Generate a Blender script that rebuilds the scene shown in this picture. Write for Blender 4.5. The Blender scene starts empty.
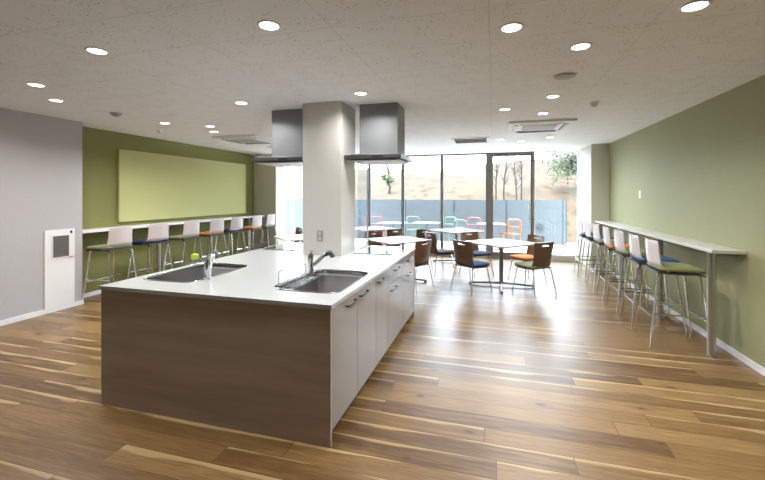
import bpy, bmesh, math, random
from mathutils import Vector, Matrix
random.seed(7)
sc = bpy.context.scene
COL = sc.collection
PI = math.pi

# ------------------------------------------------------------------ materials
def mat(name, col, rough=0.5, metal=0.0, spec=0.5, **kw):
    m = bpy.data.materials.new(name); m.use_nodes = True
    b = m.node_tree.nodes['Principled BSDF']
    b.inputs['Base Color'].default_value = (*col, 1)
    b.inputs['Roughness'].default_value = rough
    b.inputs['Metallic'].default_value = metal
    b.inputs['Specular IOR Level'].default_value = spec
    for k, v in kw.items():
        b.inputs[k.replace('_', ' ')].default_value = v
    return m

class N:
    """small helper for node graphs"""
    def __init__(s, m):
        s.m = m; s.t = m.node_tree; s.b = s.t.nodes['Principled BSDF']
    def n(s, typ, **kw):
        nd = s.t.nodes.new(typ)
        for k, v in kw.items(): setattr(nd, k, v)
        return nd
    def l(s, a, b): s.t.links.new(a, b)
    def val(s, x, sock):
        if hasattr(x, 'links') or hasattr(x, 'is_linked'): s.l(x, sock)
        else: sock.default_value = x
    def math(s, op, a, b=0.0, c=0.0):
        nd = s.n('ShaderNodeMath', operation=op)
        s.val(a, nd.inputs[0]); s.val(b, nd.inputs[1])
        if op in ('MULTIPLY_ADD', 'COMPARE', 'SMOOTH_MIN'): s.val(c, nd.inputs[2])
        return nd.outputs[0]
    def mix(s, f, a, b, blend='MIX'):
        nd = s.n('ShaderNodeMix', data_type='RGBA', blend_type=blend)
        s.val(f, nd.inputs[0]); s.val(a, nd.inputs[6]); s.val(b, nd.inputs[7])
        return nd.outputs[2]
    def ramp(s, f, stops):
        nd = s.n('ShaderNodeValToRGB'); e = nd.color_ramp.elements
        while len(e) < len(stops): e.new(0.5)
        for el, (p, c) in zip(e, stops):
            el.position = p; el.color = (*c, 1) if len(c) == 3 else c
        s.l(f, nd.inputs[0]); return nd.outputs[0]
    def xyz(s):
        tc = s.n('ShaderNodeTexCoord'); sp = s.n('ShaderNodeSeparateXYZ')
        s.l(tc.outputs['Object'], sp.inputs[0]); return sp.outputs
    def comb(s, x, y, z):
        nd = s.n('ShaderNodeCombineXYZ')
        s.val(x, nd.inputs[0]); s.val(y, nd.inputs[1]); s.val(z, nd.inputs[2]); return nd.outputs[0]
    def noise(s, v, scale, detail=3, rough=.5):
        nd = s.n('ShaderNodeTexNoise'); s.l(v, nd.inputs['Vector'])
        nd.inputs['Scale'].default_value = scale; nd.inputs['Detail'].default_value = detail
        nd.inputs['Roughness'].default_value = rough; return nd.outputs[0]
    def white(s, v):
        nd = s.n('ShaderNodeTexWhiteNoise', noise_dimensions='3D'); s.l(v, nd.inputs['Vector']); return nd.outputs[0]
    def bump(s, h, strength=.2, dist=.002):
        nd = s.n('ShaderNodeBump'); nd.inputs['Strength'].default_value = strength
        nd.inputs['Distance'].default_value = dist
        s.l(h, nd.inputs['Height']); s.l(nd.outputs[0], s.b.inputs['Normal'])

def noisy(name, c1, c2, scale, rough=.5, metal=0., stretch=(1, 1, 1), bump=0., detail=3, **kw):
    m = mat(name, c1, rough, metal, **kw); g = N(m); X = g.xyz()
    v = g.comb(g.math('MULTIPLY', X[0], stretch[0]), g.math('MULTIPLY', X[1], stretch[1]), g.math('MULTIPLY', X[2], stretch[2]))
    f = g.noise(v, scale, detail)
    f2 = g.ramp(f, [(0.3, (0, 0, 0)), (0.7, (1, 1, 1))])
    g.l(g.mix(f2, (*c1, 1), (*c2, 1)), g.b.inputs['Base Color'])
    if bump: g.bump(f, bump)
    return m

def floor_material():
    m = mat('oak_planks', (.3, .2, .1), .3, spec=.5); g = N(m); X = g.xyz()
    W, L = .152, 1.75
    r = g.math('DIVIDE', X[1], W); row = g.math('FLOOR', r); fy = g.math('SUBTRACT', r, row)
    rr = g.white(g.comb(row, 3.7, 1.1))
    p = g.math('ADD', g.math('DIVIDE', X[0], L), g.math('MULTIPLY', rr, 7.3))
    col = g.math('FLOOR', p); fx = g.math('SUBTRACT', p, col)
    rnd = g.white(g.comb(row, col, .5)); rnd2 = g.white(g.comb(row, col, 9.5))
    off = g.math('MULTIPLY', rnd, 31.0)
    grain = g.noise(g.comb(g.math('MULTIPLY', X[0], 1.1), g.math('MULTIPLY', X[1], 20), off), 1.6, 5, .62)
    fine = g.noise(g.comb(g.math('MULTIPLY', X[0], 4), g.math('MULTIPLY', X[1], 110), off), 1.5, 3, .6)
    broad = g.noise(g.comb(g.math('MULTIPLY', X[0], .9), g.math('MULTIPLY', X[1], 7), off), 1.3, 3, .5)
    base = g.ramp(rnd, [(0, (.092, .044, .014)), (.35, (.150, .080, .026)), (.7, (.220, .126, .044)), (1, (.31, .192, .072))])
    c = g.mix(g.ramp(grain, [(.45, (0, 0, 0)), (.75, (1, 1, 1))]), base, (.31, .19, .068, 1))
    c = g.mix(g.math('MULTIPLY', g.ramp(fine, [(.4, (0, 0, 0)), (.72, (1, 1, 1))]), .6), c, (.06, .03, .013, 1))
    # pale sapwood along one edge of many boards
    edge = g.math('ADD', g.math('MULTIPLY', fy, 1.0), g.math('MULTIPLY', g.math('SUBTRACT', broad, .5), 1.1))
    sap = g.ramp(edge, [(.80, (0, 0, 0)), (.90, (1, 1, 1))])
    on = g.math('GREATER_THAN', rnd2, .42)
    c = g.mix(g.math('MULTIPLY', g.math('MULTIPLY', sap, on), .7), c, (.52, .37, .18, 1))
    # knots
    vn = g.n('ShaderNodeTexVoronoi', feature='F1'); vn.inputs['Scale'].default_value = 1.0
    g.l(g.comb(g.math('MULTIPLY', X[0], 2.6), g.math('MULTIPLY', X[1], 5.2), 0.0), vn.inputs['Vector'])
    d = g.math('ADD', vn.outputs['Distance'], g.math('MULTIPLY', g.math('SUBTRACT', grain, .5), .12))
    sepc = g.n('ShaderNodeSeparateColor'); g.l(vn.outputs['Color'], sepc.inputs[0])
    k = g.math('MULTIPLY', g.ramp(d, [(.03, (1, 1, 1)), (.12, (0, 0, 0))]), g.math('GREATER_THAN', sepc.outputs[0], .38))
    halo = g.math('MULTIPLY', g.ramp(d, [(.05, (1, 1, 1)), (.32, (0, 0, 0))]), g.math('GREATER_THAN', sepc.outputs[0], .38))
    c = g.mix(g.math('MULTIPLY', halo, .6), c, (.15, .08, .035, 1))
    c = g.mix(g.math('MULTIPLY', k, .9), c, (.03, .018, .01, 1))
    # seams
    sy = g.math('LESS_THAN', g.math('ABSOLUTE', g.math('SUBTRACT', fy, .5)), .487)
    sx = g.math('LESS_THAN', g.math('ABSOLUTE', g.math('SUBTRACT', fx, .5)), .4985)
    s_ = g.math('MULTIPLY', sy, sx)
    c = g.mix(s_, (.09, .05, .025, 1), c)
    g.l(c, g.b.inputs['Base Color'])
    g.l(g.math('ADD', .26, g.math('MULTIPLY', grain, .16)), g.b.inputs['Roughness'])
    g.bump(s_, .15, .001)
    return m

def ceiling_material():
    m = mat('acoustic_tiles', (.6, .6, .6), .9, spec=.2); g = N(m); X = g.xyz()
    v = g.comb(X[0], X[1], 0.0)
    n1 = g.noise(v, 60, 3, .6); n2 = g.noise(v, 7, 2, .5)
    pits = g.math('MULTIPLY', g.ramp(n1, [(.56, (0, 0, 0)), (.64, (1, 1, 1))]), g.ramp(n2, [(.42, (0, 0, 0)), (.6, (1, 1, 1))]))
    c = g.mix(pits, (.86, .87, .88, 1), (.52, .51, .50, 1))
    ay = g.math('DIVIDE', g.math('ADD', X[1], .13), .455); ax = g.math('DIVIDE', g.math('ADD', X[0], .02), .91)
    fy = g.math('ABSOLUTE', g.math('SUBTRACT', g.math('FRACT', ay), .5)); fx = g.math('ABSOLUTE', g.math('SUBTRACT', g.math('FRACT', ax), .5))
    j = g.math('MULTIPLY', g.math('LESS_THAN', fy, .4935), g.math('LESS_THAN', fx, .497))
    c = g.mix(j, (.70, .70, .70, 1), c)
    g.l(c, g.b.inputs['Base Color'])
    g.bump(g.math('SUBTRACT', j, pits), .4, .003)
    return m

def glass_material(name='window_glass', tint=(.96, .98, .98), ior=1.45):
    m = bpy.data.materials.new(name); m.use_nodes = True; t = m.node_tree; t.nodes.clear()
    o = t.nodes.new('ShaderNodeOutputMaterial'); mx = t.nodes.new('ShaderNodeMixShader')
    tr = t.nodes.new('ShaderNodeBsdfTransparent'); gl = t.nodes.new('ShaderNodeBsdfGlossy'); fr = t.nodes.new('ShaderNodeFresnel')
    tr.inputs[0].default_value = (*tint, 1); gl.inputs['Roughness'].default_value = .02; 
    # the same reflectance whichever side of the pane is met
    ge = t.nodes.new('ShaderNodeNewGeometry'); mp = t.nodes.new('ShaderNodeMapRange')
    mp.inputs['To Min'].default_value = ior; mp.inputs['To Max'].default_value = 1 / ior
    t.links.new(ge.outputs['Backfacing'], mp.inputs['Value']); t.links.new(mp.outputs[0], fr.inputs[0])
    t.links.new(fr.outputs[0], mx.inputs[0]); t.links.new(tr.outputs[0], mx.inputs[1]); t.links.new(gl.outputs[0], mx.inputs[2])
    t.links.new(mx.outputs[0], o.inputs[0]); return m

def emis(name, col, s):
    m = mat(name, col); b = m.node_tree.nodes['Principled BSDF']
    b.inputs['Emission Color'].default_value = (*col, 1); b.inputs['Emission Strength'].default_value = s; return m

M = dict(
    floor=floor_material(), ceiling=ceiling_material(),
    grey=noisy('grey_wallpaper', (.45, .435, .44), (.48, .465, .47), 60, .8, bump=.08),
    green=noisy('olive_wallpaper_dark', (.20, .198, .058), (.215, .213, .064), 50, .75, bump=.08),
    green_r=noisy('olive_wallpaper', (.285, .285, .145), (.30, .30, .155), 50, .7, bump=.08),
    board=noisy('lime_fabric', (.49, .49, .215), (.52, .52, .235), 140, .9, bump=.1),
    pier=noisy('warm_white_paint', (.54, .53, .43), (.56, .55, .45), 40, .6),
    column=noisy('cream_enamel', (.56, .545, .505), (.575, .56, .52), 8, .16, spec=.5),
    white=mat('white_paint', (.80, .80, .80), .5), white_gloss=mat('white_laminate', (.74, .735, .73), .22),
    base=mat('white_skirting', (.80, .80, .82), .45),
    worktop=noisy('white_solid_surface', (.50, .52, .53), (.47, .49, .50), 300, .16, spec=.35),
    endp=noisy('taupe_wood_laminate', (.42, .36, .32), (.56, .49, .44), 2.2, .42, stretch=(.6, 1, 7), detail=6),
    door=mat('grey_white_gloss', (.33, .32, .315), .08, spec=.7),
    plinth=mat('dark_plinth', (.10, .08, .06), .5),
    steel=mat('brushed_steel', (.52, .54, .55), .28, 1.0), hood=noisy('hood_steel', (.20, .21, .215), (.22, .23, .235), 3, .5, .35),
    sink=mat('sink_steel', (.52, .53, .535), .2, 1.0),
    canopy=mat('hood_canopy_steel', (.20, .20, .20), .3, .9),
    chrome=mat('chrome', (.78, .79, .80), .12, 1.0), dark_metal=mat('dark_metal', (.10, .11, .12), .35, .7),
    grey_metal=mat('grey_metal', (.27, .28, .29), .38, .8), frame=mat('window_frame_grey', (.19, .20, .205), .45, .3),
    bronze=mat('door_frame_bronze', (.20, .18, .165), .45, .3), curb=mat('beige_curb', (.42, .41, .35), .5),
    walnut=noisy('walnut_ply', (.105, .052, .028), (.15, .078, .042), 2.5, .32, stretch=(1, 1, 9), detail=6),
    top=mat('table_laminate', (.80, .80, .79), .16), rim=mat('table_rim', (.32, .27, .23), .4),
    shell=mat('stool_shell', (.56, .50, .50), .25), under=mat('seat_underside', (.05, .05, .055), .5),
    black=mat('black_plastic', (.02, .02, .022), .4), cooktop=mat('cooktop_glass', (.04, .042, .045), .06, spec=.8),
    counter=mat('counter_laminate', (.62, .62, .57), .28), lens=emis('lamp_lens', (1, .97, .92), 9), grille=mat('vent_grille', (.42, .42, .42), .6),
    inspect=mat('smoked_window', (.12, .11, .11), .3), outlet=mat('outlet_grey', (.30, .29, .28), .4),
    plastic=mat('off_white_plastic', (.72, .71, .69), .4), sponge=noisy('sponge_green', (.55, .66, .06), (.45, .56, .05), 90, .9),
    glass=glass_material(), guard=glass_material('guard_glass', (.88, .92, .93), 1.45),
    terrace=noisy('terrace_concrete', (.62, .62, .61), (.66, .66, .65), 5, .8),
    fence=noisy('blue_grey_panels', (.036, .045, .049), (.039, .048, .052), 3, .6), seam=mat('fence_post_grey', (.014, .018, .022), .5),
    bark=noisy('bark', (.020, .015, .012), (.028, .022, .018), 20, .9), leaf=noisy('leaf_green', (.03, .048, .016), (.055, .07, .028), 6, .6),
    o_white=mat('outdoor_white', (.10, .11, .11), .4),
)
FAB = {k: noisy('fabric_' + k, c, tuple(min(1, v * 1.18) for v in c), 220, .9, bump=.15) for k, c in dict(
    green=(.20, .225, .095), blue=(.018, .065, .14), orange=(.62, .20, .045), navy=(.02, .035, .085), dark=(.03, .032, .035),
    brick=(.42, .10, .07), sage=(.24, .27, .14)).items()}

def hill_material():
    m = mat('dry_grass_hill', (.6, .5, .35), .95, spec=.1); g = N(m); X = g.xyz()
    v = g.comb(X[0], g.math('MULTIPLY', X[1], .6), g.math('MULTIPLY', X[2], 2.0))
    n1 = g.noise(v, .55, 5, .6); n2 = g.noise(v, 2.6, 5, .65)
    c = g.ramp(n1, [(.3, (.046, .031, .020)), (.5, (.062, .046, .031)), (.7, (.056, .048, .032))])
    c = g.mix(g.math('MULTIPLY', g.ramp(n2, [(.52, (0, 0, 0)), (.64, (1, 1, 1))]), .7), c, (.017, .014, .010, 1))
    g.l(c, g.b.inputs['Base Color']); return m
M['hill'] = hill_material()

# ------------------------------------------------------------------ mesh helpers
class MB:
    def __init__(s): s.bm = bmesh.new()
    def box(s, c, d, rz=0., bev=0., rot=None, seg=2):
        r = bmesh.ops.create_cube(s.bm, size=1.0)
        vs = r['verts']; mtx = Matrix.Translation(c) @ (rot if rot else Matrix.Rotation(rz, 4, 'Z')) @ Matrix.Diagonal((*d, 1))
        bmesh.ops.transform(s.bm, matrix=mtx, verts=vs)
        if bev:
            es = list({e for v in vs for e in v.link_edges})
            bmesh.ops.bevel(s.bm, geom=es, offset=bev, segments=seg, affect='EDGES', profile=.5)
        return s
    def b(s, x0, x1, y0, y1, z0, z1, bev=0.):
        return s.box(((x0 + x1) / 2, (y0 + y1) / 2, (z0 + z1) / 2), (x1 - x0, y1 - y0, z1 - z0), bev=bev)
    def cyl(s, p0, p1, r0, r1=None, n=16):
        p0, p1 = Vector(p0), Vector(p1); d = p1 - p0; r1 = r0 if r1 is None else r1
        q = d.to_track_quat('Z', 'Y').to_matrix().to_4x4()
        bmesh.ops.create_cone(s.bm, cap_ends=True, segments=n, radius1=r0, radius2=r1, depth=d.length,
                              matrix=Matrix.Translation((p0 + p1) / 2) @ q)
        return s
    def tube(s, pts, r, n=8, closed=False):
        pts = [Vector(p) for p in pts]; rings = []; m = len(pts); up = None
        rs = r if isinstance(r, (list, tuple)) else [r] * m
        for i, p in enumerate(pts):
            a = pts[(i - 1) % m] if (i or closed) else p; b = pts[(i + 1) % m] if (i < m - 1 or closed) else p
            t = (b - a).normalized()
            if up is None:
                up = Vector((0, 0, 1)) if abs(t.z) < .9 else Vector((1, 0, 0))
            u = (up - t * up.dot(t)).normalized(); up = u; w = t.cross(u)
            rings.append([s.bm.verts.new(p + (u * math.cos(k * 2 * PI / n) + w * math.sin(k * 2 * PI / n)) * rs[i]) for k in range(n)])
        for i in range(m if closed else m - 1):
            A, B = rings[i], rings[(i + 1) % m]
            for k in range(n): s.bm.faces.new((A[k], A[(k + 1) % n], B[(k + 1) % n], B[k]))
        if not closed:
            s.bm.faces.new(rings[0][::-1]); s.bm.faces.new(rings[-1])
        return s
    def lathe(s, prof, c=(0, 0, 0), n=24):
        rings = []
        for (r, z) in prof:
            rings.append([s.bm.verts.new((c[0] + max(r, 1e-4) * math.cos(k * 2 * PI / n), c[1] + max(r, 1e-4) * math.sin(k * 2 * PI / n), c[2] + z)) for k in range(n)])
        for A, B in zip(rings, rings[1:]):
            for k in range(n): s.bm.faces.new((A[k], A[(k + 1) % n], B[(k + 1) % n], B[k]))
        s.bm.faces.new(rings[0][::-1]); s.bm.faces.new(rings[-1]); return s
    def prism(s, loop, z0, z1, holes=()):
        """flat plate with the outline 'loop' and holes, from z0 to z1"""
        es = []
        for lp in (loop, *holes):
            vs = [s.bm.verts.new((x, y, z0)) for x, y in lp]
            es += [s.bm.edges.new((vs[i], vs[(i + 1) % len(vs)])) for i in range(len(vs))]
        r = bmesh.ops.triangle_fill(s.bm, use_beauty=True, use_dissolve=False, edges=es)
        fs = [f for f in r['geom'] if isinstance(f, bmesh.types.BMFace)]
        e = bmesh.ops.extrude_face_region(s.bm, geom=fs)
        vs = [v for v in e['geom'] if isinstance(v, bmesh.types.BMVert)]
        bmesh.ops.translate(s.bm, verts=vs, vec=(0, 0, z1 - z0)); return s
    def grid(s, fn, nu, nv, skip=None, th=0.):
        V = [[s.bm.verts.new(fn(i / nu, j / nv)) for j in range(nv + 1)] for i in range(nu + 1)]
        fs = [s.bm.faces.new((V[i][j], V[i + 1][j], V[i + 1][j + 1], V[i][j + 1])) for i in range(nu) for j in range(nv) if not (skip and skip(i, j))]
        if th:
            bmesh.ops.recalc_face_normals(s.bm, faces=fs)
            bmesh.ops.solidify(s.bm, geom=fs, thickness=th)
        return s
    def mesh(s, name, m, smooth=True):
        bmesh.ops.recalc_face_normals(s.bm, faces=s.bm.faces)
        me = bpy.data.meshes.new(name); s.bm.to_mesh(me); s.bm.free(); me.materials.append(M[m] if isinstance(m, str) else m)
        if smooth:
            for p in me.polygons: p.use_smooth = True
            me.set_sharp_from_angle(angle=math.radians(35))
        return me
    def build(s, name, m, parent=None, smooth=True, mods=()):
        o = bpy.data.objects.new(name, s.mesh(name, m, smooth)); COL.objects.link(o)
        if parent: o.parent = parent
        if smooth: o.modifiers.new('weighted_normals', 'WEIGHTED_NORMAL').keep_sharp = True
        return o

def rrect(x0, x1, y0, y1, r, n=5):
    pts = []
    for (cx, cy, a0) in ((x1 - r, y0 + r, -PI / 2), (x1 - r, y1 - r, 0), (x0 + r, y1 - r, PI / 2), (x0 + r, y0 + r, PI)):
        for k in range(n + 1):
            a = a0 + k * PI / 2 / n; pts.append((cx + r * math.cos(a), cy + r * math.sin(a)))
    return pts

def thing(name, label, cat, loc=(0, 0, 0), rz=0., group=None):
    o = bpy.data.objects.new(name, None); COL.objects.link(o); o.location = loc; o.rotation_euler = (0, 0, rz)
    o.empty_display_size = .1
    return tag(o, label, cat, group)
def tag(o, label, cat, group=None):
    o['label'] = label; o['category'] = cat
    if group: o['group'] = group
    return o
def struct(o, label=None):
    o['kind'] = 'structure'
    if label: o['label'] = label
    return o
def dup(root, loc, rz, label, group=None):
    r = root.copy(); COL.objects.link(r); r.location = loc; r.rotation_euler = (0, 0, rz); r['label'] = label
    if group: r['group'] = group
    mp = {root: r}
    for ch in list(root.children):
        c = ch.copy(); COL.objects.link(c); c.parent = r
        for g in list(ch.children):
            d = g.copy(); COL.objects.link(d); d.parent = c
    return r

# ------------------------------------------------------------------ room shell
H = 2.5
YW = 9.6
struct(MB().b(-8, 2.4, -5, 9.75, -.12, 0).build('floor', 'floor', smooth=False))
struct(MB().b(-8, 2.4, -5, 9.75, H, H + .15).build('ceiling', 'ceiling', smooth=False))
struct(MB().b(2.17, 2.40, -5, 9.75, 0, H).build('wall_right', 'green_r', smooth=False))
struct(MB().b(-7.6, 2.17, -5.2, -5.0, 0, H).build('wall_back', 'pier', smooth=False))
struct(MB().b(-7.6, -5.43, -5, 4.0, 0, H).build('wall_left', 'grey', smooth=False))
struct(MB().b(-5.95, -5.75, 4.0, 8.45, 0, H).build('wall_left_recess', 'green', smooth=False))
struct(MB().b(-5.95, -5.13, 8.45, 8.85, 0, H).build('wall_pier_left', 'pier', smooth=False))
struct(MB().b(-7.6, -7.4, 8.85, 9.75, 0, H).build('wall_far_left', 'pier', smooth=False))
struct(MB().b(1.855, 2.17, 8.45, 9.6, 0, H).build('wall_pier_right', 'pier', smooth=False))
struct(MB().b(-5.43, -5.418, -5, 4.0, 0, .06).b(-5.75, -5.418, 4.0, 4.012, 0, .06).build('baseboard_left', 'base', smooth=False))
struct(MB().b(-5.75, -5.738, 4.012, 8.45, 0, .06).b(-5.738, -5.13, 8.438, 8.45, 0, .06).build('baseboard_recess', 'base', smooth=False))
struct(MB().b(2.158, 2.17, -5, 8.45, 0, .06).b(1.855, 2.158, 8.438, 8.45, 0, .06).build('baseboard_right', 'base', smooth=False))
# structural column rising out of the island
struct(MB().box((-1.775, 4.06, 1.25), (.45, .45, 2.498), bev=.006).build('wall_column', 'column'))

# ------------------------------------------------------------------ window wall
struct(MB().b(-7.4, -.13, 9.53, 9.72, 0, .13, bev=.004).b(.905, 1.855, 9.53, 9.72, 0, .13, bev=.004).build('trim_1', 'curb'))
def window(n, x0, x1, dark='frame', w=.035):
    z0, z1 = .13, H - .001
    f = struct(MB().b(x0, x0 + w, 9.57, 9.65, z0, z1).b(x1 - w, x1, 9.57, 9.65, z0, z1)
               .b(x0 + w, x1 - w, 9.57, 9.65, z0, z0 + w).b(x0 + w, x1 - w, 9.57, 9.65, z1 - w, z1).build('window_%d' % n, dark, smooth=False))
    MB().b(x0 + w, x1 - w, 9.606, 9.612, z0 + w, z1 - w).build('pane', 'glass', f, smooth=False)
window(1, -7.4, -5.32, 'base'); window(2, -5.32, -4.15, 'base'); window(3, -4.15, -3.085); window(4, -3.085, -2.194)
window(5, -2.194, -1.209); window(6, -1.209, -.13); window(7, .905, 1.855, 'base', .022)
d = struct(MB().b(-.13, -.04, 9.54, 9.68, 0, H - .001).b(.87, .905, 9.54, 9.68, 0, H - .001).b(-.04, .87, 9.54, 9.68, H - .05, H - .001)
           .b(-.04, .87, 9.54, 9.68, 0, .03).build('door_1', 'bronze', smooth=False))
lf = MB().b(-.04, .0, 9.58, 9.64, .03, H - .05).b(.835, .87, 9.58, 9.64, .03, H - .05).b(.0, .835, 9.58, 9.64, .03, .15).b(.0, .835, 9.58, 9.64, H - .085, H - .05).build('door_leaf', 'bronze', d, smooth=False)
MB().b(.0, .835, 9.606, 9.612, .15, H - .085).build('pane', 'glass', lf, smooth=False)
MB().cyl((.80, 9.55, .85), (.80, 9.55, 1.25), .012).cyl((.80, 9.55, .9), (.845, 9.585, .9), .008).cyl((.80, 9.55, 1.2), (.845, 9.585, 1.2), .008).build('door_handle', 'steel', lf)

# ------------------------------------------------------------------ island
Y0, Y1, XL, XR = 2.115, 4.69, -2.715, -.915
ZT = .85
hx = [rrect(-1.46, -.985, 2.36, 3.11, .09), rrect(-2.63, -2.14, 2.36, 3.11, .09), [(-2.002, 3.833), (-1.548, 3.833), (-1.548, 4.287), (-2.002, 4.287)]]
cut_r = rrect(-1.45, -1.0, 4.06, 4.66, .02, 2); cut_l = rrect(-2.62, -2.17, 4.06, 4.66, .02, 2)
wt = MB(); wt.prism([(XL, Y0), (XR, Y0), (XR, Y1), (XL, Y1)], ZT - .026, ZT, holes=[h for h in hx])
tag(wt.build('island_worktop', 'worktop'), 'long white worktop of the kitchen island with two sinks cut into it', 'worktop')
tag(MB().b(-2.705, -.925, 2.125, 2.147, 0, ZT - .027, bev=.001).build('island_end_panel', 'endp', smooth=False),
    'taupe wood-grain end panel closing the near end of the kitchen island', 'panel')
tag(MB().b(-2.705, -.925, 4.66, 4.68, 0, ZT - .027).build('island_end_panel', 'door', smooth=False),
    'pale panel closing the island end that faces the windows', 'panel')

def handle(parent, x, y0, y1, z, sgn=1):
    h = MB(); h.tube([(x, y0, z), (x + sgn * .024, y0 + .004, z), (x + sgn * .028, y0 + .02, z), (x + sgn * .028, y1 - .02, z), (x + sgn * .024, y1 - .004, z), (x, y1, z)], .0065, 8)
    return h.build('handle', 'dark_metal', parent)
def cabinet(label, y0, y1, fronts, sgn=1, grp=None):
    """fronts: list of (name, y0, y1, z0, z1, handle y0, handle y1, handle z)"""
    xo = -.927 if sgn > 0 else -2.703
    t = thing('base_cabinet', label, 'cabinet', (0, 0, 0), 0, grp)
    xi = -1.50 if sgn > 0 else -2.10
    a, b = sorted((xi, xo - sgn * .022)); z0, z1 = .085, ZT - .028; w = .016
    m = MB()
    m.b(a, b, y0 + .001, y0 + w, z0, z1).b(a, b, y1 - w, y1 - .001, z0, z1).b(a, b, y0 + w, y1 - w, z0, z0 + w)
    xa, xb = sorted((xi, xi + sgn * w)); m.b(xa, xb, y0 + w, y1 - w, z0 + w, z1)
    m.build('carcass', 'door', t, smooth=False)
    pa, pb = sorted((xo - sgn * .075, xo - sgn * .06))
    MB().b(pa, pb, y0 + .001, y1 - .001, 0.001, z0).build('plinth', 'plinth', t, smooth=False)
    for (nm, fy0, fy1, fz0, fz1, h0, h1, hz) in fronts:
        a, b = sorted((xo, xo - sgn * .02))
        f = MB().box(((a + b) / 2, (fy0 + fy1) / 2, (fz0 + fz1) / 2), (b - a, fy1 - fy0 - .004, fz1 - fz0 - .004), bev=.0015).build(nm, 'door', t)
        handle(f, xo, h0, h1, hz, sgn)
    return t
g = 'base cabinets along the sides of the island'
zb, zt = .085, ZT - .03
cabinet('glossy white two-door base cabinet under the sink with the wire rack', 2.147, 3.06,
        [('door', 2.147, 2.603, zb, zt, 2.37, 2.54, .773), ('door', 2.603, 3.06, zb, zt, 2.64, 2.81, .773)], 1, g)
cabinet('narrow glossy white base cabinet with one door between sink and cooktop units', 3.06, 3.44,
        [('door', 3.06, 3.44, zb, zt, 3.09, 3.26, .773)], 1, g)
cabinet('glossy white base cabinet with two drawers under the cooktop beside the glass guard', 3.44, 4.02,
        [('drawer', 3.44, 4.02, .66, zt, 3.66, 3.86, .765), ('drawer', 3.44, 4.02, zb, .66, 3.52, 3.72, .60)], 1, g)
cabinet('glossy white base cabinet at the window end of the island', 4.02, 4.66,
        [('drawer', 4.02, 4.66, .66, zt, 4.24, 4.44, .765), ('drawer', 4.02, 4.66, zb, .66, 4.24, 4.44, .60)], 1, g)
cabinet('base cabinet under the island sink with the green sponge', 2.147, 3.06,
        [('door', 2.147, 2.603, zb, zt, 2.37, 2.54, .773), ('door', 2.603, 3.06, zb, zt, 2.64, 2.81, .773)], -1, g)
cabinet('base cabinet of the island under the cooktop facing the lime board', 3.06, 4.66,
        [('drawer', 3.06, 3.86, zb, zt, 3.3, 3.5, .773), ('drawer', 3.86, 4.66, zb, zt, 4.2, 4.4, .773)], -1, g)

def sink(x0, x1, y0, y1, label, sgn):
    t = thing('kitchen_sink', label, 'sink', ((x0 + x1) / 2, (y0 + y1) / 2, ZT - .20))
    cx, cy = (x0 + x1) / 2, (y0 + y1) / 2; hx_, hy_ = (x1 - x0) / 2, (y1 - y0) / 2
    m = MB(); Z = .20
    levels = [(1.0, Z - .002, .085), (.992, Z - .012, .085), (.96, .09, .085), (.93, .03, .085), (.86, .006, .07), (.60, 0., .05)]
    rings = []
    for (k, z, r) in levels:
        kx = k * hx_; ky = hy_ - (1 - k) * hx_
        lp = rrect(-kx, kx, -ky, ky, r * k, 5); rings.append([m.bm.verts.new((x, y, z)) for x, y in lp])
    out = [m.bm.verts.new((x, y, Z - .002)) for x, y in rrect(-hx_ + .001, hx_ - .001, -hy_ + .001, hy_ - .001, .087, 5)]
    for A, B in zip(rings, rings[1:]):
        for k in range(len(A)): m.bm.faces.new((A[k], A[(k + 1) % len(A)], B[(k + 1) % len(A)], B[k]))
    m.bm.faces.new(rings[-1])
    for v in out: m.bm.verts.remove(v)
    bmesh.ops.recalc_face_normals(m.bm, faces=m.bm.faces)
    bmesh.ops.solidify(m.bm, geom=list(m.bm.faces), thickness=.0015)
    m.build('bowl', 'sink', t)
    # polished rim ring lying on the worktop edge
    r = MB(); r.tube([(x, y, Z + .001) for x, y in rrect(-hx_, hx_, -hy_, hy_, .09, 5)], .006, 8, closed=True); r.build('rim', 'sink', t)
    # rear shelf ledge
    l = MB(); xs = -sgn * (hx_ - .045); l.b(min(xs - .035, xs + .035), xs + .035, -hy_ + .06, hy_ - .06, Z - .035, Z - .03, bev=.001); l.build('ledge', 'sink', t)
    MB().lathe([(.0, .006), (.04, .006), (.045, .010), (.047, .007), (.047, .004), (0, .004)], (0, 0, .0)).build('drain', 'chrome', t)
    return t
sink(-1.46, -.985, 2.36, 3.11, 'stainless steel sink beside the wire rack on the white island', 1)
sink(-2.63, -2.14, 2.36, 3.11, 'stainless steel sink next to the yellow-green sponge', -1)

def faucet(x, y, rz, label):
    t = thing('kitchen_faucet', label, 'faucet', (x, y, ZT), rz, 'faucets on the island')
    MB().lathe([(.030, 0), (.030, .006), (.025, .010), (.023, .05), (.025, .055), (.025, .15), (.022, .16), (.0, .163)]).build('body', 'chrome', t)
    MB().tube([(.004, 0, .06), (.03, 0, .075), (.075, 0, .115), (.115, 0, .150), (.14, 0, .168)], .0155, 12).build('spout', 'chrome', t)
    MB().tube([(.132, 0, .162), (.155, 0, .176), (.178, 0, .176), (.192, 0, .162), (.198, 0, .142)], [.0165, .021, .023, .022, .020], 12).build('spray_head', 'dark_metal', t)
    MB().tube([(0, 0, .160), (-.004, 0, .175), (.01, -.012, .188), (.03, -.03, .196)], [.012, .010, .008, .006], 8).build('lever', 'chrome', t)
faucet(-1.452, 2.93, 0.0, 'chrome kitchen faucet rising behind the sink with the wire rack')
faucet(-2.125, 2.52, 1.95, 'chrome kitchen faucet at the sink nearest the lime board')

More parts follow.
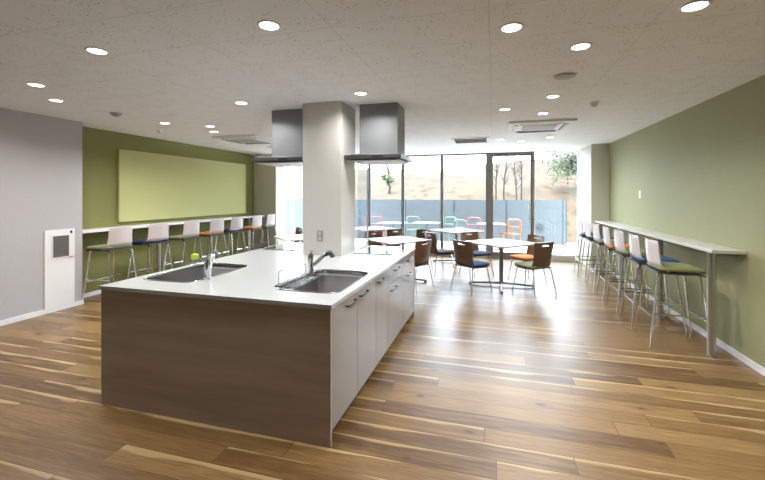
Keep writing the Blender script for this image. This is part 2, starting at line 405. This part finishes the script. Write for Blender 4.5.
# wire rack next to the sink
t = thing('wire_rack', 'small wire rack with upright hoops at the edge of the steel sink', 'rack', (-1.435, 2.62, ZT + .001))
m = MB(); m.tube([(-.035, -.22, .012), (.035, -.22, .012), (.035, .2, .012), (-.035, .2, .012)], .003, 6, closed=True)
for k in range(12): m.tube([(-.035, -.2 + k * .036, .012), (.035, -.2 + k * .036, .012)], .002, 6)
for sx in (-.033, .033):
    for sy in (-.2, .18): m.tube([(sx, sy, 0), (sx, sy, .012)], .004, 6)
m.build('tray', 'dark_metal', t)
for yy in (-.17, -.05, .10): MB().tube([(-.03, yy, .012), (-.03, yy, .10), (-.02, yy, .11), (.02, yy + .03, .11), (.03, yy + .03, .10), (.03, yy + .03, .012)], .0025, 6).build('hoop', 'grey_metal', t)
t = thing('sponge_holder', 'small wire sponge holder standing beyond the far sink', 'holder', (-2.672, 3.0, ZT + .001))
m = MB(); m.tube([(-.03, -.045, .004), (.03, -.045, .004), (.03, .045, .004), (-.03, .045, .004)], .003, 6, closed=True)
for sy in (-.045, 0, .045): m.tube([(-.03, sy, .004), (-.03, sy, .05), (.03, sy, .05), (.03, sy, .004)], .0025, 6)
m.build('frame', 'chrome', t)
s_ = MB().box((-2.672, 3.0, ZT + .076), (.05, .062, .05), bev=.012).build('sponge', 'sponge'); tag(s_, 'yellow-green sponge on the wire holder by the faucet', 'sponge')

def cooktop(x0, x1, label):
    t = thing('cooktop', label, 'cooktop', ((x0 + x1) / 2, 4.38, ZT + .0006))
    w, dd = (x1 - x0) / 2, .315
    MB().box((0, 0, .004), (2 * w - .029, 2 * dd - .029, .006), bev=.0015).build('glass_plate', 'cooktop', t)
    m = MB(); m.prism([(-w, -dd), (w, -dd), (w, dd), (-w, dd)], 0, .008, holes=[[(-w + .014, -dd + .014), (w - .014, -dd + .014), (w - .014, dd - .014), (-w + .014, dd - .014)]])
    m.build('frame', 'grey_metal', t, smooth=False)
    for sx, sy, r in ((-.0, -.15, .09), (0, .14, .075)):
        MB().tube([(sx + r * math.cos(a * PI / 16), sy + r * math.sin(a * PI / 16), .0072) for a in range(32)], .0012, 4, closed=True).build('heating_zone', 'grille', t)
    MB().box((w - .05, -.05, .0075), (.02, .22, .001)).build('touch_panel', 'grille', t, smooth=False)
cooktop(-1.49, -.96, 'flat glass cooktop on the island beside the upright glass guard')
cooktop(-2.66, -2.10, 'flat glass cooktop on the far side of the column facing the lime board')
t = thing('splash_guard', 'upright clear glass guard between column and cooktop', 'glass guard', (-1.53, 4.45, ZT + .001))
MB().b(-.004, .004, -.14, .24, .01, .985).build('pane', 'guard', t, smooth=False)
MB().b(-.007, .007, -.14, .24, 0, .02).b(-.006, .006, .225, .24, .02, .985).build('clip', 'steel', t, smooth=False)

def hood(x0, x1, dx0, dx1, label, wall_x, side):
    cx = (x0 + x1) / 2
    t = thing('range_hood', label, 'range hood', (cx, 4.25, 1.84), 0, 'range hoods either side of the column')
    w = (x1 - x0) / 2
    MB().b(dx0 - cx, dx1 - cx, -.195, .15, .105, H - 1.84 - .001, bev=.003).build('duct', 'hood', t)
    m = MB(); m.box((0, -.02, .068), (2 * w, .64, .045), bev=.004)
    m.build('canopy', 'canopy', t)
    mm = MB(); mm.box((0, -.02, .098), (2 * w - .10, .54, .014), bev=.004); mm.build('canopy_top', 'hood', t)
    MB().box((0, -.02, .030), (2 * w - .06, .56, .012), bev=.004).box((0, -.02, .040), (2 * w - .2, .42, .016)).build('rectifier_plate', 'plastic', t)
    MB().box((w * .2, -.3415, .068), (.12, .003, .018)).build('control_panel', 'black', t, smooth=False)
    for sx in (-.5, .5): MB().lathe([(.025, -.001), (.025, .004), (0, .004)], (sx * w, -.2, .020), 16).build('lamp', 'plastic', t)
hood(-1.545, -.915, -1.42, -.985, 'stainless range hood hanging over the cooktop beside the glass guard', 0, 1)
hood(-2.70, -2.005, -2.52, -2.08, 'stainless range hood on the side of the column towards the lime board', 0, -1)
# things on the column
t = thing('power_outlet', 'grey double power outlet low on the cream column', 'outlet', (-1.793, 3.8335, 1.06))
MB().box((0, -.003, 0), (.07, .006, .12), bev=.002).build('plate', 'outlet', t)
for dz in (-.028, .028): MB().box((0, -.007, dz), (.034, .003, .036), bev=.001).build('socket', 'grille', t)

# ------------------------------------------------------------------ things on the walls
tag(MB().box((-5.722, 6.41, 1.65), (.045, 3.27, 1.16), bev=.004).build('pin_board', 'board'), 'long lime green fabric board on the olive wall above the counter', 'board')
t = thing('wall_cabinet_panel', 'white equipment cabinet door set in the grey wall', 'cabinet', (-5.429, 3.708, .55))
MB().b(0, .012, -.182, .182, -.49, .50, bev=.002).build('door', 'white', t)
MB().b(.012, .016, -.09, .105, .145, .42).build('inspection_window', 'inspect', t, smooth=False)
MB().b(.012, .019, -.1, .115, .135, .145).b(.012, .019, -.1, .115, .42, .43).b(.012, .019, -.1, -.09, .145, .42).b(.012, .019, .105, .115, .145, .42).build('window_frame', 'white', t, smooth=False)
MB().box((.017, .135, .46), (.012, .022, .035), bev=.003).build('latch', 'black', t)
MB().box((.016, .135, .13), (.010, .05, .010), bev=.002).build('handle', 'steel', t)
t = thing('wall_switch', 'small white switch plate on the olive wall above the long counter', 'switch', (2.1695, 6.80, 1.51))
MB().box((-.003, 0, 0), (.006, .07, .12), bev=.002).build('plate', 'white', t)
MB().box((-.007, 0, 0), (.003, .03, .06), bev=.001).build('rocker', 'plastic', t)

# wall counters
def counter(label, x0, x1, y0, y1, posts, px, wallx, mm):
    t = thing('bar_counter', label, 'counter', ((x0 + x1) / 2, (y0 + y1) / 2, 0))
    cx, cy = (x0 + x1) / 2, (y0 + y1) / 2
    MB().box((0, 0, .985), (x1 - x0, y1 - y0, .03), bev=.003).build('counter_top', mm, t)
    for py in posts:
        p = MB().cyl((px - cx, py - cy, .006), (px - cx, py - cy, .969), .034, n=24).build('post', 'steel', t)
        MB().lathe([(.042, 0), (.042, .006), (.036, .010), (0, .010)], (px - cx, py - cy, 0)).build('foot_plate', 'grey_metal', p)
    for py in posts:
        xa, xb = sorted((px - cx, wallx - cx))
        MB().b(xa + .02, xb - .02, py - cy - .015, py - cy + .015, .94, .969).build('bracket', 'grey_metal', t, smooth=False)
counter('long pale bar counter along the olive wall with the white switch', 1.91, 2.169, 4.20, 8.43, (4.31, 5.47, 6.95, 8.2), 1.955, 2.169, 'counter')
counter('long white bar counter running beneath the lime green board', -5.749, -5.435, 4.014, 8.436, (5.33, 6.60, 7.9), -5.50, -5.749, 'white')

# ------------------------------------------------------------------ bar stools  (local: front = +x)
STW = {}
def stool_meshes():
    def back(u, v):
        z = .765 + .28 * v
        w = .205 * (1 - .10 * v - .06 * math.sin(v * PI)) * (1 - .16 * max(0, (v - .86) / .14) ** 2)
        y = (u - .5) * 2 * w
        x = -.19 - .025 * v - .045 * (1 - min(1, v * 4)) * -1 * 0 + .035 * (abs(u - .5) * 2) ** 2 - (.0 if v > .2 else -.06 * (1 - v / .2) ** 2)
        return (x, y, z - .02 * (1 - min(1, v * 5)) ** 2)
    STW['backrest'] = MB().grid(back, 12, 14, th=.012).mesh('backrest', 'shell')
    def base(u, v):
        w = .205 * (1 - .05 * (1 - v)); return (-.19 + .40 * v, (u - .5) * 2 * w, .748 - .012 * math.sin(v * PI) - .02 * max(0, (v - .8) / .2) ** 2)
    STW['seat_shell'] = MB().grid(base, 10, 10, th=.014).mesh('seat_shell', 'under')
    m = MB(); lp = rrect(-.165, .225, -.205, .205, .05, 5); pr = [(0.93, .752), (1., .762), (1., .782), (.95, .793), (.6, .799)]
    rings = [[m.bm.verts.new((.03 + (x - .03) * k, y * k, z - .012 * max(0, (x - .12) / .1))) for x, y in lp] for k, z in pr]
    for A, B in zip(rings, rings[1:]):
        for k in range(len(A)): m.bm.faces.new((A[k], A[(k + 1) % len(A)], B[(k + 1) % len(A)], B[k]))
    m.bm.faces.new(rings[0][::-1]); m.bm.faces.new(rings[-1]); STW['pad'] = m
    for i, (sx, sy) in enumerate(((1, 1), (1, -1), (-1, 1), (-1, -1))):
        STW['leg%d' % i] = MB().tube([(sx * .10, sy * .13, .738), (sx * .15 + .01, sy * .165, .728), (sx * .175, sy * .178, .70), (sx * .255, sy * .225, .004)], .0105, 8).mesh('leg', 'chrome')
    m = MB(); f = lambda z, sx, sy: (sx * (.175 + .08 * (.70 - z) / .696), sy * (.178 + .047 * (.70 - z) / .696), z)
    m.tube([f(.29, 1, 1), f(.29, 1, -1)], .009, 8).tube([f(.29, -1, 1), f(.29, -1, -1)], .009, 8)
    m.tube([f(.33, 1, 1), f(.33, -1, 1)], .008, 8).tube([f(.33, 1, -1), f(.33, -1, -1)], .008, 8)
    STW['rung'] = m.mesh('footrest', 'chrome')
stool_meshes()
padmesh = {}
def pad_for(kind, src, name):
    if (name, kind) not in padmesh:
        me = bpy.data.meshes.new(name); 
        b2 = src.bm.copy(); bmesh.ops.recalc_face_normals(b2, faces=b2.faces); b2.to_mesh(me); b2.free(); me.materials.append(FAB[kind])
        for p in me.polygons: p.use_smooth = True
        padmesh[(name, kind)] = me
    return padmesh[(name, kind)]
def link(name, me, parent):
    o = bpy.data.objects.new(name, me); COL.objects.link(o); o.parent = parent; return o
def stool(x, y, rz, kind, label, group):
    t = thing('bar_stool', label, 'stool', (x, y, 0), rz, group)
    link('backrest', STW['backrest'], t); link('seat', STW['seat_shell'], t); link('seat_pad', pad_for(kind, STW['pad'], 'seat_pad'), t)
    for i in range(4): link('leg', STW['leg%d' % i], t)
    link('footrest', STW['rung'], t); return t
GR, GL = 'bar stools at the counter along the right wall', 'bar stools under the lime board'
for (y, k, s_) in ((4.60, 'green', 'white-backed bar stool with green seat beside the endmost steel post'),
                   (5.12, 'blue', 'white-backed bar stool with bright blue seat next to the endmost green one'),
                   (5.70, 'green', 'white-backed bar stool, dull green seat, between the bright blue and orange ones'),
                   (6.26, 'orange', 'white-backed bar stool with orange seat at the switch-side counter'),
                   (6.86, 'green', 'white-backed bar stool with green seat, third from the window end of its counter'),
                   (7.44, 'navy', 'white-backed bar stool with dark seat, second from the window end of its counter'),
                   (7.98, 'dark', 'white-backed bar stool nearest the window pier on the switch-side counter')):
    stool(1.745, y, random.uniform(-.06, .06), k, s_, GR)
for (y, k, s_) in ((4.27, 'sage', 'white-backed bar stool with green seat nearest the grey wall'),
                   (4.93, 'navy', 'white-backed bar stool with navy seat, second from the grey wall'),
                   (5.62, 'sage', 'white-backed bar stool with green seat, third from the grey wall'),
                   (6.28, 'orange', 'white-backed bar stool with orange seat in mid-row under the lime board'),
                   (6.88, 'navy', 'white-backed bar stool with dark seat just past the mid-row orange one'),
                   (7.58, 'orange', 'white-backed bar stool with orange seat, second from the pier'),
                   (8.14, 'sage', 'white-backed bar stool closest to the pier at the board-side counter')):
    stool(-5.24, y, PI + random.uniform(-.06, .06), k, s_, GL)

# ------------------------------------------------------------------ dining chairs (front = +x)
CH = {}
def chair_meshes():
    def back(u, v):
        z = .395 + .405 * v
        w = .205 * (1 - .13 * math.sin(min(1, v / .75) * PI) * .8) * (1 - .05 * max(0, (v - .9) / .1))
        if v < .12: w *= .93 + .07 * v / .12
        x = -.17 - .06 * v + .03 * (abs(u - .5) * 2) ** 2 + (.05 * (1 - v / .2) ** 2 if v < .2 else 0)
        return (x, (u - .5) * 2 * w, z)
    CH['backrest'] = MB().grid(back, 16, 20, skip=lambda i, j: j == 17 and 5 <= i <= 10, th=.012).mesh('backrest', 'walnut')
    def base(u, v):
        return (-.16 + .36 * v, (u - .5) * .39, .412 - .012 * math.sin(v * PI))
    CH['seat'] = MB().grid(base, 8, 8, th=.012).mesh('seat', 'walnut')
    m = MB(); lp = rrect(-.16, .225, -.205, .205, .05, 5); pr = [(.93, .416), (1., .424), (1., .438), (.95, .449), (.6, .454)]
    rings = [[m.bm.verts.new((.03 + (x - .03) * k, y * k, z)) for x, y in lp] for k, z in pr]
    for A, B in zip(rings, rings[1:]):
        for k in range(len(A)): m.bm.faces.new((A[k], A[(k + 1) % len(A)], B[(k + 1) % len(A)], B[k]))
    m.bm.faces.new(rings[0][::-1]); m.bm.faces.new(rings[-1]); CH['pad'] = m
    for i, (sx, sy) in enumerate(((1, 1), (1, -1), (-1, 1), (-1, -1))):
        CH['leg%d' % i] = MB().tube([(sx * .08, sy * .12, .400), (sx * .13, sy * .165, .396), (sx * .16, sy * .18, .37), (sx * .225, sy * .222, .004)], .0085, 8).mesh('leg', 'chrome')
chair_meshes()
def chair(x, y, deg, kind, label, group):
    t = thing('dining_chair', label, 'chair', (x, y, 0), math.radians(deg), group)
    link('backrest', CH['backrest'], t); link('seat', CH['seat'], t); link('seat_pad', pad_for(kind, CH['pad'], 'chair_seat_pad'), t)
    for i in range(4): link('leg', CH['leg%d' % i], t)
    return t
G1 = 'brown chairs at the table in front of the glass door'; G3 = 'brown chairs around the table by the island end'
chair(-.33, 6.20, 50, 'blue', 'brown-backed chair with blue seat, its back to the island', G1)
chair(.60, 6.33, 132, 'sage', 'brown-backed chair with pale green seat at the glass-door table', G1)
chair(.56, 7.10, 215, 'orange', 'brown-backed chair with orange seat behind the green-seated one', G1)
chair(-.30, 7.38, -48, 'navy', 'brown-backed chair on the window side of the table with the blue-seated chair', G1)
chair(-1.20, 6.05, 152, 'dark', 'brown-backed chair tucked just past the window end of the island', G3)
chair(-.98, 7.36, 38, 'dark', 'brown-backed chair with black seat turned sideways in the gap between tables', G3)
chair(-1.45, 7.58, 235, 'dark', 'brown-backed chair behind the black-seated one, facing the island', G3)
chair(-2.10, 7.92, 140, 'brick', 'reddish-brown chair back showing just over the table by the island end', 'brown chairs near the left-hand windows')
chair(-2.06, 6.98, -40, 'brick', 'reddish-brown chair beside the glass guard, partly hidden by it', G3)
chair(-4.12, 7.35, 225, 'brick', 'chair with a brick-red seat near the pier by the lime board', 'brown chairs near the left-hand windows')

# ------------------------------------------------------------------ tables
def table_proto(label, x, y, rz, side=.86):
    t = thing('cafe_table', label, 'table', (x, y, 0), 0, 'white square tables')
    h = side / 2
    R = lambda pts: [(px * math.cos(rz) - py * math.sin(rz), px * math.sin(rz) + py * math.cos(rz)) for px, py in pts]
    m = MB(); m.prism(R(rrect(-h, h, -h, h, .05, 5)), .708, .722)
    m.build('table_top', 'top', t)
    m = MB(); m.prism(R(rrect(-h + .006, h - .006, -h + .006, h - .006, .046, 5)), .694, .7078); m.build('underside', 'rim', t)
    MB().cyl((0, 0, .03), (0, 0, .69), .034, n=24).build('pedestal', 'grey_metal', t)
    MB().box((0, 0, .685), (.34, .34, .012), rz=rz, bev=.002).build('mounting_plate', 'dark_metal', t)
    for k in range(4):
        a = k * PI / 2; c, s = math.cos(a), math.sin(a)
        l = MB(); l.tube([(.02 * c, .02 * s, .052), (.2 * c, .2 * s, .046), (.48 * c, .48 * s, .030), (.52 * c, .52 * s, .028)], [.02, .019, .015, .012], 10)
        lo = l.build('leg', 'grey_metal', t)
        MB().lathe([(.022, 0), (.022, .012), (.012, .020), (0, .020)], (.50 * c, .50 * s, 0), 16).build('glide', 'dark_metal', lo)
    return t
tp = table_proto('white square table with cross base in front of the glass door', .13, 6.70, PI / 4 + .03)
dup(tp, (-.78, 8.72, 0), -.03, 'white square table standing right against the window left of the door', 'white square tables')
dup(tp, (-1.62, 6.62, 0), .04, 'white square table just beyond the window end of the island', 'white square tables')
dup(tp, (-2.78, 8.72, 0), 0, 'white table by the window, seen beyond the glass guard', 'white square tables')
dup(tp, (-3.42, 6.56, 0), .02, 'white table half hidden by the column on the lime board side', 'white square tables')

# ------------------------------------------------------------------ ceiling fittings
lights = [(-2.636, 2.041), (-1.267, 2.012), (-3.978, 2.518), (-4.424, 2.987), (.106, 2.432), (1.025, 2.421), (.565, 2.868), (-1.247, 3.60),
          (-2.62, 3.62), (.583, 4.241), (.134, 4.729), (.586, 5.087), (-3.945, 4.723), (-4.226, 5.15), (-4.381, 4.355), (.134, 7.30), (.95, 7.25), (.50, 7.62)]
where = ['directly above the near end of the island, towards the grey wall', 'above the island nearest the camera', 'nearest the grey wall', 'close to the corner of the grey wall',
         'in the near ceiling beside the centre', 'closest to the olive wall in the near ceiling', 'in front of the round speaker', 'right beside the range hood by the glass guard',
         'in front of the range hood on the board side', 'between the round speaker and the air conditioner', 'midway towards the slatted vent', 'just in front of the air conditioner with dark slots',
         'second in the line towards the board-side air conditioner', 'closest to the board-side air conditioner', 'beside the small motion sensor over the lime board',
         'behind the air conditioner near the vent', 'behind the air conditioner near the olive wall', 'last before the glass door']
pl = thing('downlight', 'round recessed ceiling downlight ' + where[0], 'downlight', (*lights[0], H - .0005), 0, 'round ceiling downlights')
MB().lathe([(.054, -.001), (.056, -.007), (.066, -.006), (.070, -.001), (.070, 0), (.054, 0)]).build('trim_ring', 'white', pl)
MB().lathe([(0, -.0045), (.052, -.0045), (.052, -.001), (0, -.001)]).build('lens', 'lens', pl)
for i, (x, y) in enumerate(lights):
    if i: dup(pl, (x, y, H - .0005), 0, 'round recessed ceiling downlight ' + where[i])
    L = bpy.data.lights.new('downlight_lamp', 'AREA'); L.shape = 'DISK'; L.size = .11; L.energy = 9.5; L.color = (1, .985, .97); L.spread = math.radians(150)
    o = bpy.data.objects.new('downlight_lamp', L); COL.objects.link(o); o.location = (x, y, H - .012)

def cassette(x, y, label, s=.86):
    t = thing('air_conditioner', label, 'air conditioner', (x, y, H - .001), 0, 'ceiling cassette air conditioners')
    h = s / 2
    m = MB(); m.prism(rrect(-h, h, -h, h, .03, 4), -.03, 0); m.build('panel', 'white', t)
    m = MB(); m.prism(rrect(-.22, .22, -.22, .22, .02, 3), -.042, -.0305); m.build('intake_grille', 'grille', t)
    for k in range(4):
        a = k * PI / 2; r = Matrix.Rotation(a, 4, 'Z')
        m = MB(); m.box((0, .325, -.032), (.56, .055, .003)); m.bm.transform(r); f = m.build('air_slot', 'black', t)
        m = MB(); m.box((0, .325, -.040), (.54, .05, .005), rot=Matrix.Rotation(.35, 4, 'X'), bev=.001)
        m.bm.transform(r); m.build('flap', 'white', f)
cassette(.63, 5.98, 'white ceiling air conditioner with dark slots near the olive wall')
cassette(-4.20, 6.00, 'white ceiling air conditioner above the stools on the lime board side')
t = thing('ceiling_vent', 'grey slatted rectangular vent in the ceiling before the windows', 'vent', (-.39, 7.25, H - .001))
MB().prism(rrect(-.33, .33, -.33, .33, .01, 2), -.014, 0, holes=[rrect(-.28, .28, -.28, .28, .005, 2)]).build('frame', 'white', t)
m = MB()
for k in range(14): m.box((0, -.26 + k * .04, -.008), (.56, .03, .003), rot=Matrix.Rotation(.6, 4, 'X'))
m.build('louvre', 'grille', t, smooth=False)
t = thing('ceiling_vent', 'pale slatted vent in the ceiling beside the far range hood', 'vent', (-4.25, 7.3, H - .001))
MB().prism(rrect(-.25, .25, -.25, .25, .01, 2), -.014, 0, holes=[rrect(-.2, .2, -.2, .2, .005, 2)]).build('frame', 'white', t)
m = MB()
for k in range(10): m.box((0, -.18 + k * .04, -.008), (.4, .03, .003), rot=Matrix.Rotation(.6, 4, 'X'))
m.build('louvre', 'grille', t, smooth=False)
t = thing('ceiling_speaker', 'round grey disc on the ceiling between two downlights near the olive wall', 'speaker', (.579, 3.541, H - .001))
MB().lathe([(0, -.022), (.055, -.020), (.085, -.012), (.088, 0), (0, 0)]).build('cover', 'grille', t)
MB().lathe([(.086, -.004), (.098, -.004), (.1, 0), (.086, 0)]).build('rim', 'plastic', t)
t = thing('smoke_detector', 'grey smoke detector on the ceiling near the grey wall corner', 'detector', (-4.422, 3.661, H - .001))
MB().lathe([(0, -.045), (.03, -.043), (.045, -.025), (.06, -.018), (.065, 0), (0, 0)]).build('body', 'grille', t)
MB().lathe([(.064, -.004), (.075, -.004), (.077, 0), (.064, 0)]).build('base', 'plastic', t)
for (x, y, lb) in ((1.05, 4.66, 'small wall-washing ceiling fitting beside the olive wall'), (-4.93, 4.80, 'small ceiling fitting just above the lime board')):
    t = thing('motion_sensor', lb, 'sensor', (x, y, H - .001))
    MB().lathe([(0, -.05), (.02, -.047), (.032, -.03), (.035, 0), (0, 0)]).build('dome', 'plastic', t)
    MB().lathe([(.034, -.006), (.05, -.005), (.052, 0), (.034, 0)]).build('base', 'white', t)

# ------------------------------------------------------------------ outdoors
struct(MB().b(-30, 30, 9.76, 13.4, -.16, -.02).build('ground_terrace', 'terrace', smooth=False))
def hill(u, v):
    x = -45 + 90 * u; y = 13.4 + 40 * v
    z = -.02 + min(1.0, (y - 13.4) / 1.2) * .7 + 3.6 * (1 - math.exp(-max(0, y - 14) / 9)) + .25 * math.sin(x * .35) * min(1, (y - 13.4) / 5) + .18 * math.sin(x * .9 + y * .5) * min(1, (y - 13.4) / 5)
    if y > 30: z -= (y - 30) * .05
    z += (.045 * x if x > 0 else .01 * x) * min(1, (y - 13.4) / 12)
    return (x, y, z)
struct(MB().grid(hill, 120, 60).build('hill', 'hill'))
t = thing('garden_fence', 'blue-grey panel fence closing off the terrace outside', 'fence', (-6, 12.6, -.02))
x = -16.0
while x < 8.0:
    w = 1.6 if x + 1.6 < 8.1 else 8.1 - x
    MB().b(x + .012, x + w - .012, -.02, .02, .03, 1.37).build('panel', 'fence', t, smooth=False)
    MB().b(x - .012, x + .012, -.03, .03, 0, 1.37).build('post', 'seam', t, smooth=False); x += w
MB().b(8.088, 8.112, -.03, .03, 0, 1.37).build('post', 'seam', t, smooth=False)
MB().lathe([(0, 0), (.07, 0), (.08, .01), (.07, .025), (0, .03)], (0, 0, 0), 20)
t = thing('fence_vent', 'dark round fitting low on the blue-grey fence', 'vent cap', (1.36, 12.575, .52))
MB().cyl((0, 0, 0), (0, -.03, 0), .10, n=20).build('cap', 'seam', t)
MB().cyl((0, -.03, 0), (0, -.04, 0), .07, .05, n=20).build('cover', 'seam', t)

def outdoor_chair(x, y, deg, col, label):
    mm = 'outdoor_' + str(col)
    m_ = bpy.data.materials.get(mm) or mat(mm, col, .4)
    t = thing('patio_chair', label, 'chair', (x, y, -.02), math.radians(deg), 'plastic chairs on the terrace')
    MB().box((0, 0, .45), (.42, .42, .025), bev=.010).build('seat', m_, t)
    b = MB(); lp = [(-.20 - .03 * (zz - .45) / .35, yy, zz) for yy, zz in [(-.19, .47), (-.20, .70), (-.18, .80), (-.12, .83), (.12, .83), (.18, .80), (.20, .70), (.19, .47)]]
    b.tube(lp, .028, 8); b.tube([(-.205, -.19, .62), (-.205, .19, .62)], .024, 8); b.build('backrest', m_, t)
    for sx in (1, -1):
        for sy in (1, -1): MB().tube([(sx * .18, sy * .18, .44), (sx * .22, sy * .215, .0)], [.020, .014], 8).build('leg', m_, t)
outdoor_chair(.45, 11.25, 238, (.24, .05, .01), 'orange plastic chair on the terrace seen through the glass door')
outdoor_chair(-2.34, 11.75, 290, (.045, .085, .062), 'mint green plastic chair outside, left of the small white terrace table')
outdoor_chair(-1.35, 11.85, 245, (.04, .08, .06), 'mint green plastic chair outside between two terrace tables')
outdoor_chair(-3.40, 11.35, 295, (.14, .022, .02), 'red plastic chair outside beyond the glass guard')
outdoor_chair(-.62, 11.8, 250, (.14, .028, .03), 'pinkish red plastic chair outside just beside the glass door frame')
outdoor_chair(-.75, 10.95, 60, (.04, .08, .06), 'mint green plastic chair outside in front of the pinkish red one')
def outdoor_table(x, y, label):
    t = thing('patio_table', label, 'table', (x, y, -.02), 0, 'white tables on the terrace')
    m = MB(); m.prism(rrect(-.38, .38, -.38, .38, .06, 5), .70, .72); m.build('table_top', 'o_white', t)
    MB().cyl((0, 0, .02), (0, 0, .70), .025).build('pedestal', 'o_white', t)
    MB().lathe([(.22, 0), (.22, .01), (.04, .03), (0, .03)]).build('base', 'o_white', t)
outdoor_table(-1.86, 11.2, 'small white table outside between the mint green chairs')
outdoor_table(-.05, 11.3, 'small white table outside next to the orange chair')
outdoor_table(-2.80, 10.9, 'small white table outside next to the red chair')

def hz(x, y):
    return hill((x + 45) / 90, (y - 13.4) / 40)[2]
def bare_tree(x, y, h, label, lean=0.):
    t = thing('bare_tree', label, 'tree', (x, y, hz(x, y) - .05), 0, 'bare trees on the slope')
    tr = MB(); pts = [(lean * k * k / 25 + random.uniform(-.03, .03), random.uniform(-.03, .03), h * k / 5) for k in range(6)]
    tr.tube(pts, [.035, .031, .026, .02, .014, .006], 7); tr.build('trunk', 'bark', t)
    br = MB()
    for k in range(22):
        f = random.uniform(.3, .95); i = min(4, int(f * 5)); q = f * 5 - i; p = Vector(pts[i]).lerp(Vector(pts[i + 1]), q)
        a = random.uniform(0, 2 * PI); L = h * random.uniform(.12, .26) * (1.2 - f * .6)
        e = p + Vector((math.cos(a) * L * .55, math.sin(a) * L * .55, L * .85)); mid = p.lerp(e, .5) + Vector((0, 0, -.04))
        br.tube([p, mid, e], [.014, .009, .003], 5)
    br.build('branches', 'bark', t)
bare_tree(.10, 14.7, 2.3, 'thin bare tree on the slope, leftmost through the glass door')
bare_tree(.38, 15.0, 2.5, 'thin bare tree on the slope, second from left through the glass door', .2)
bare_tree(.80, 14.8, 2.2, 'thin bare tree on the slope in the right half of the door glass', -.1)
bare_tree(1.02, 15.3, 2.3, 'thin bare tree on the slope at the right edge of the door glass')
def leafy(x, y, c, r, n, label, name, cat, tr_h, lf=.06):
    t = thing(name, label, cat, (x, y, hz(x, y) - .05))
    tr = MB(); b = Vector((0, 0, 0)); cc = Vector(c) - Vector((x, y, hz(x, y) - .05))
    tr.tube([b, b.lerp(cc, .5) + Vector((.1, 0, 0)), cc], [.07, .05, .02], 8)
    lv = MB()
    for k in range(16):
        dv = Vector((random.gauss(0, 1), random.gauss(0, 1), random.gauss(0, 1))).normalized() * random.uniform(.4, .95)
        e = cc + Vector((dv.x * r[0], dv.y * r[1], dv.z * r[2])); tr.tube([cc.lerp(b, .3), cc.lerp(e, .5), e], [.02, .012, .004], 5)
        for q in range(n):
            p = e + Vector((random.gauss(0, .16), random.gauss(0, .16), random.gauss(0, .13))) * (r[0] / .8)
            a = Vector((random.gauss(0, 1), random.gauss(0, 1), random.gauss(0, 1))).normalized(); bb = a.orthogonal().normalized()
            s1 = lf * random.uniform(.7, 1.3)
            vs = [lv.bm.verts.new(p + a * s1), lv.bm.verts.new(p + bb * s1 * .45), lv.bm.verts.new(p - a * s1), lv.bm.verts.new(p - bb * s1 * .45)]
            lv.bm.faces.new(vs)
    tr.build('trunk', 'bark', t)
    lv.build('foliage', 'leaf', t, smooth=False)
leafy(3.6, 16.5, (2.72, 16.2, 2.95), (.95, .7, 1.0), 100, 'leafy green tree on the slope through the window beside the pier', 'leafy_tree', 'tree', 3, .07)
leafy(-4.8, 18, (-4.9, 18, 2.25), (.28, .28, .22), 26, 'small dark bush on the slope beyond the range hood', 'shrub', 'bush', 1)
leafy(-5.4, 20, (-5.5, 20, 3.4), (.28, .28, .22), 26, 'small bush near the top of the slope above the glass guard', 'shrub', 'bush', 1)
t = thing('street_pole', 'slim pale pole on the hilltop seen above the fence', 'pole', (-1.2, 26, hz(-1.2, 26) - .05))
MB().cyl((0, 0, 0), (0, 0, 2.0), .05, .035).build('shaft', 'grille', t)
MB().box((0, 0, 2.02), (.22, .12, .06), bev=.01).build('lamp_head', 'grille', t)

# ------------------------------------------------------------------ light
w = bpy.data.worlds.new('sky'); sc.world = w; w.use_nodes = True
nt = w.node_tree; bg = nt.nodes['Background']
tc = nt.nodes.new('ShaderNodeTexCoord'); sp = nt.nodes.new('ShaderNodeSeparateXYZ'); rp = nt.nodes.new('ShaderNodeValToRGB')
nt.links.new(tc.outputs['Generated'], sp.inputs[0]); nt.links.new(sp.outputs[2], rp.inputs[0]); nt.links.new(rp.outputs[0], bg.inputs[0])
rp.color_ramp.elements[0].position = 0; rp.color_ramp.elements[0].color = (.79, .895, 1, 1)
rp.color_ramp.elements[1].position = .7; rp.color_ramp.elements[1].color = (.70, .82, 1, 1)
bg.inputs[1].default_value = 12.5
S = bpy.data.lights.new('sun', 'SUN'); S.energy = 14; S.angle = .3; S.color = (1, .92, .80)
so = bpy.data.objects.new('sun', S); COL.objects.link(so)
so.rotation_euler = Vector((.25, .32, -.95)).to_track_quat('-Z', 'Y').to_euler()

# ------------------------------------------------------------------ camera
a = math.atan(110.5 / 388.0)
cam = bpy.data.cameras.new('camera'); co = bpy.data.objects.new('camera', cam); COL.objects.link(co)
cam.sensor_width = 36; cam.lens = 388.0 / 765 * 36; cam.shift_y = -45 / 765; cam.clip_start = .05; cam.clip_end = 300
co.location = (0, 0, 1.5); co.rotation_euler = (PI / 2, 0, a)
sc.camera = co
sc.view_settings.view_transform = 'Standard'; sc.view_settings.look = 'None'; sc.view_settings.gamma = 1; sc.view_settings.use_curve_mapping = False
sc.view_settings.exposure = 0.52
sc.cycles.max_bounces = 12; sc.cycles.diffuse_bounces = 6; sc.cycles.transparent_max_bounces = 16; sc.cycles.sample_clamp_indirect = 6
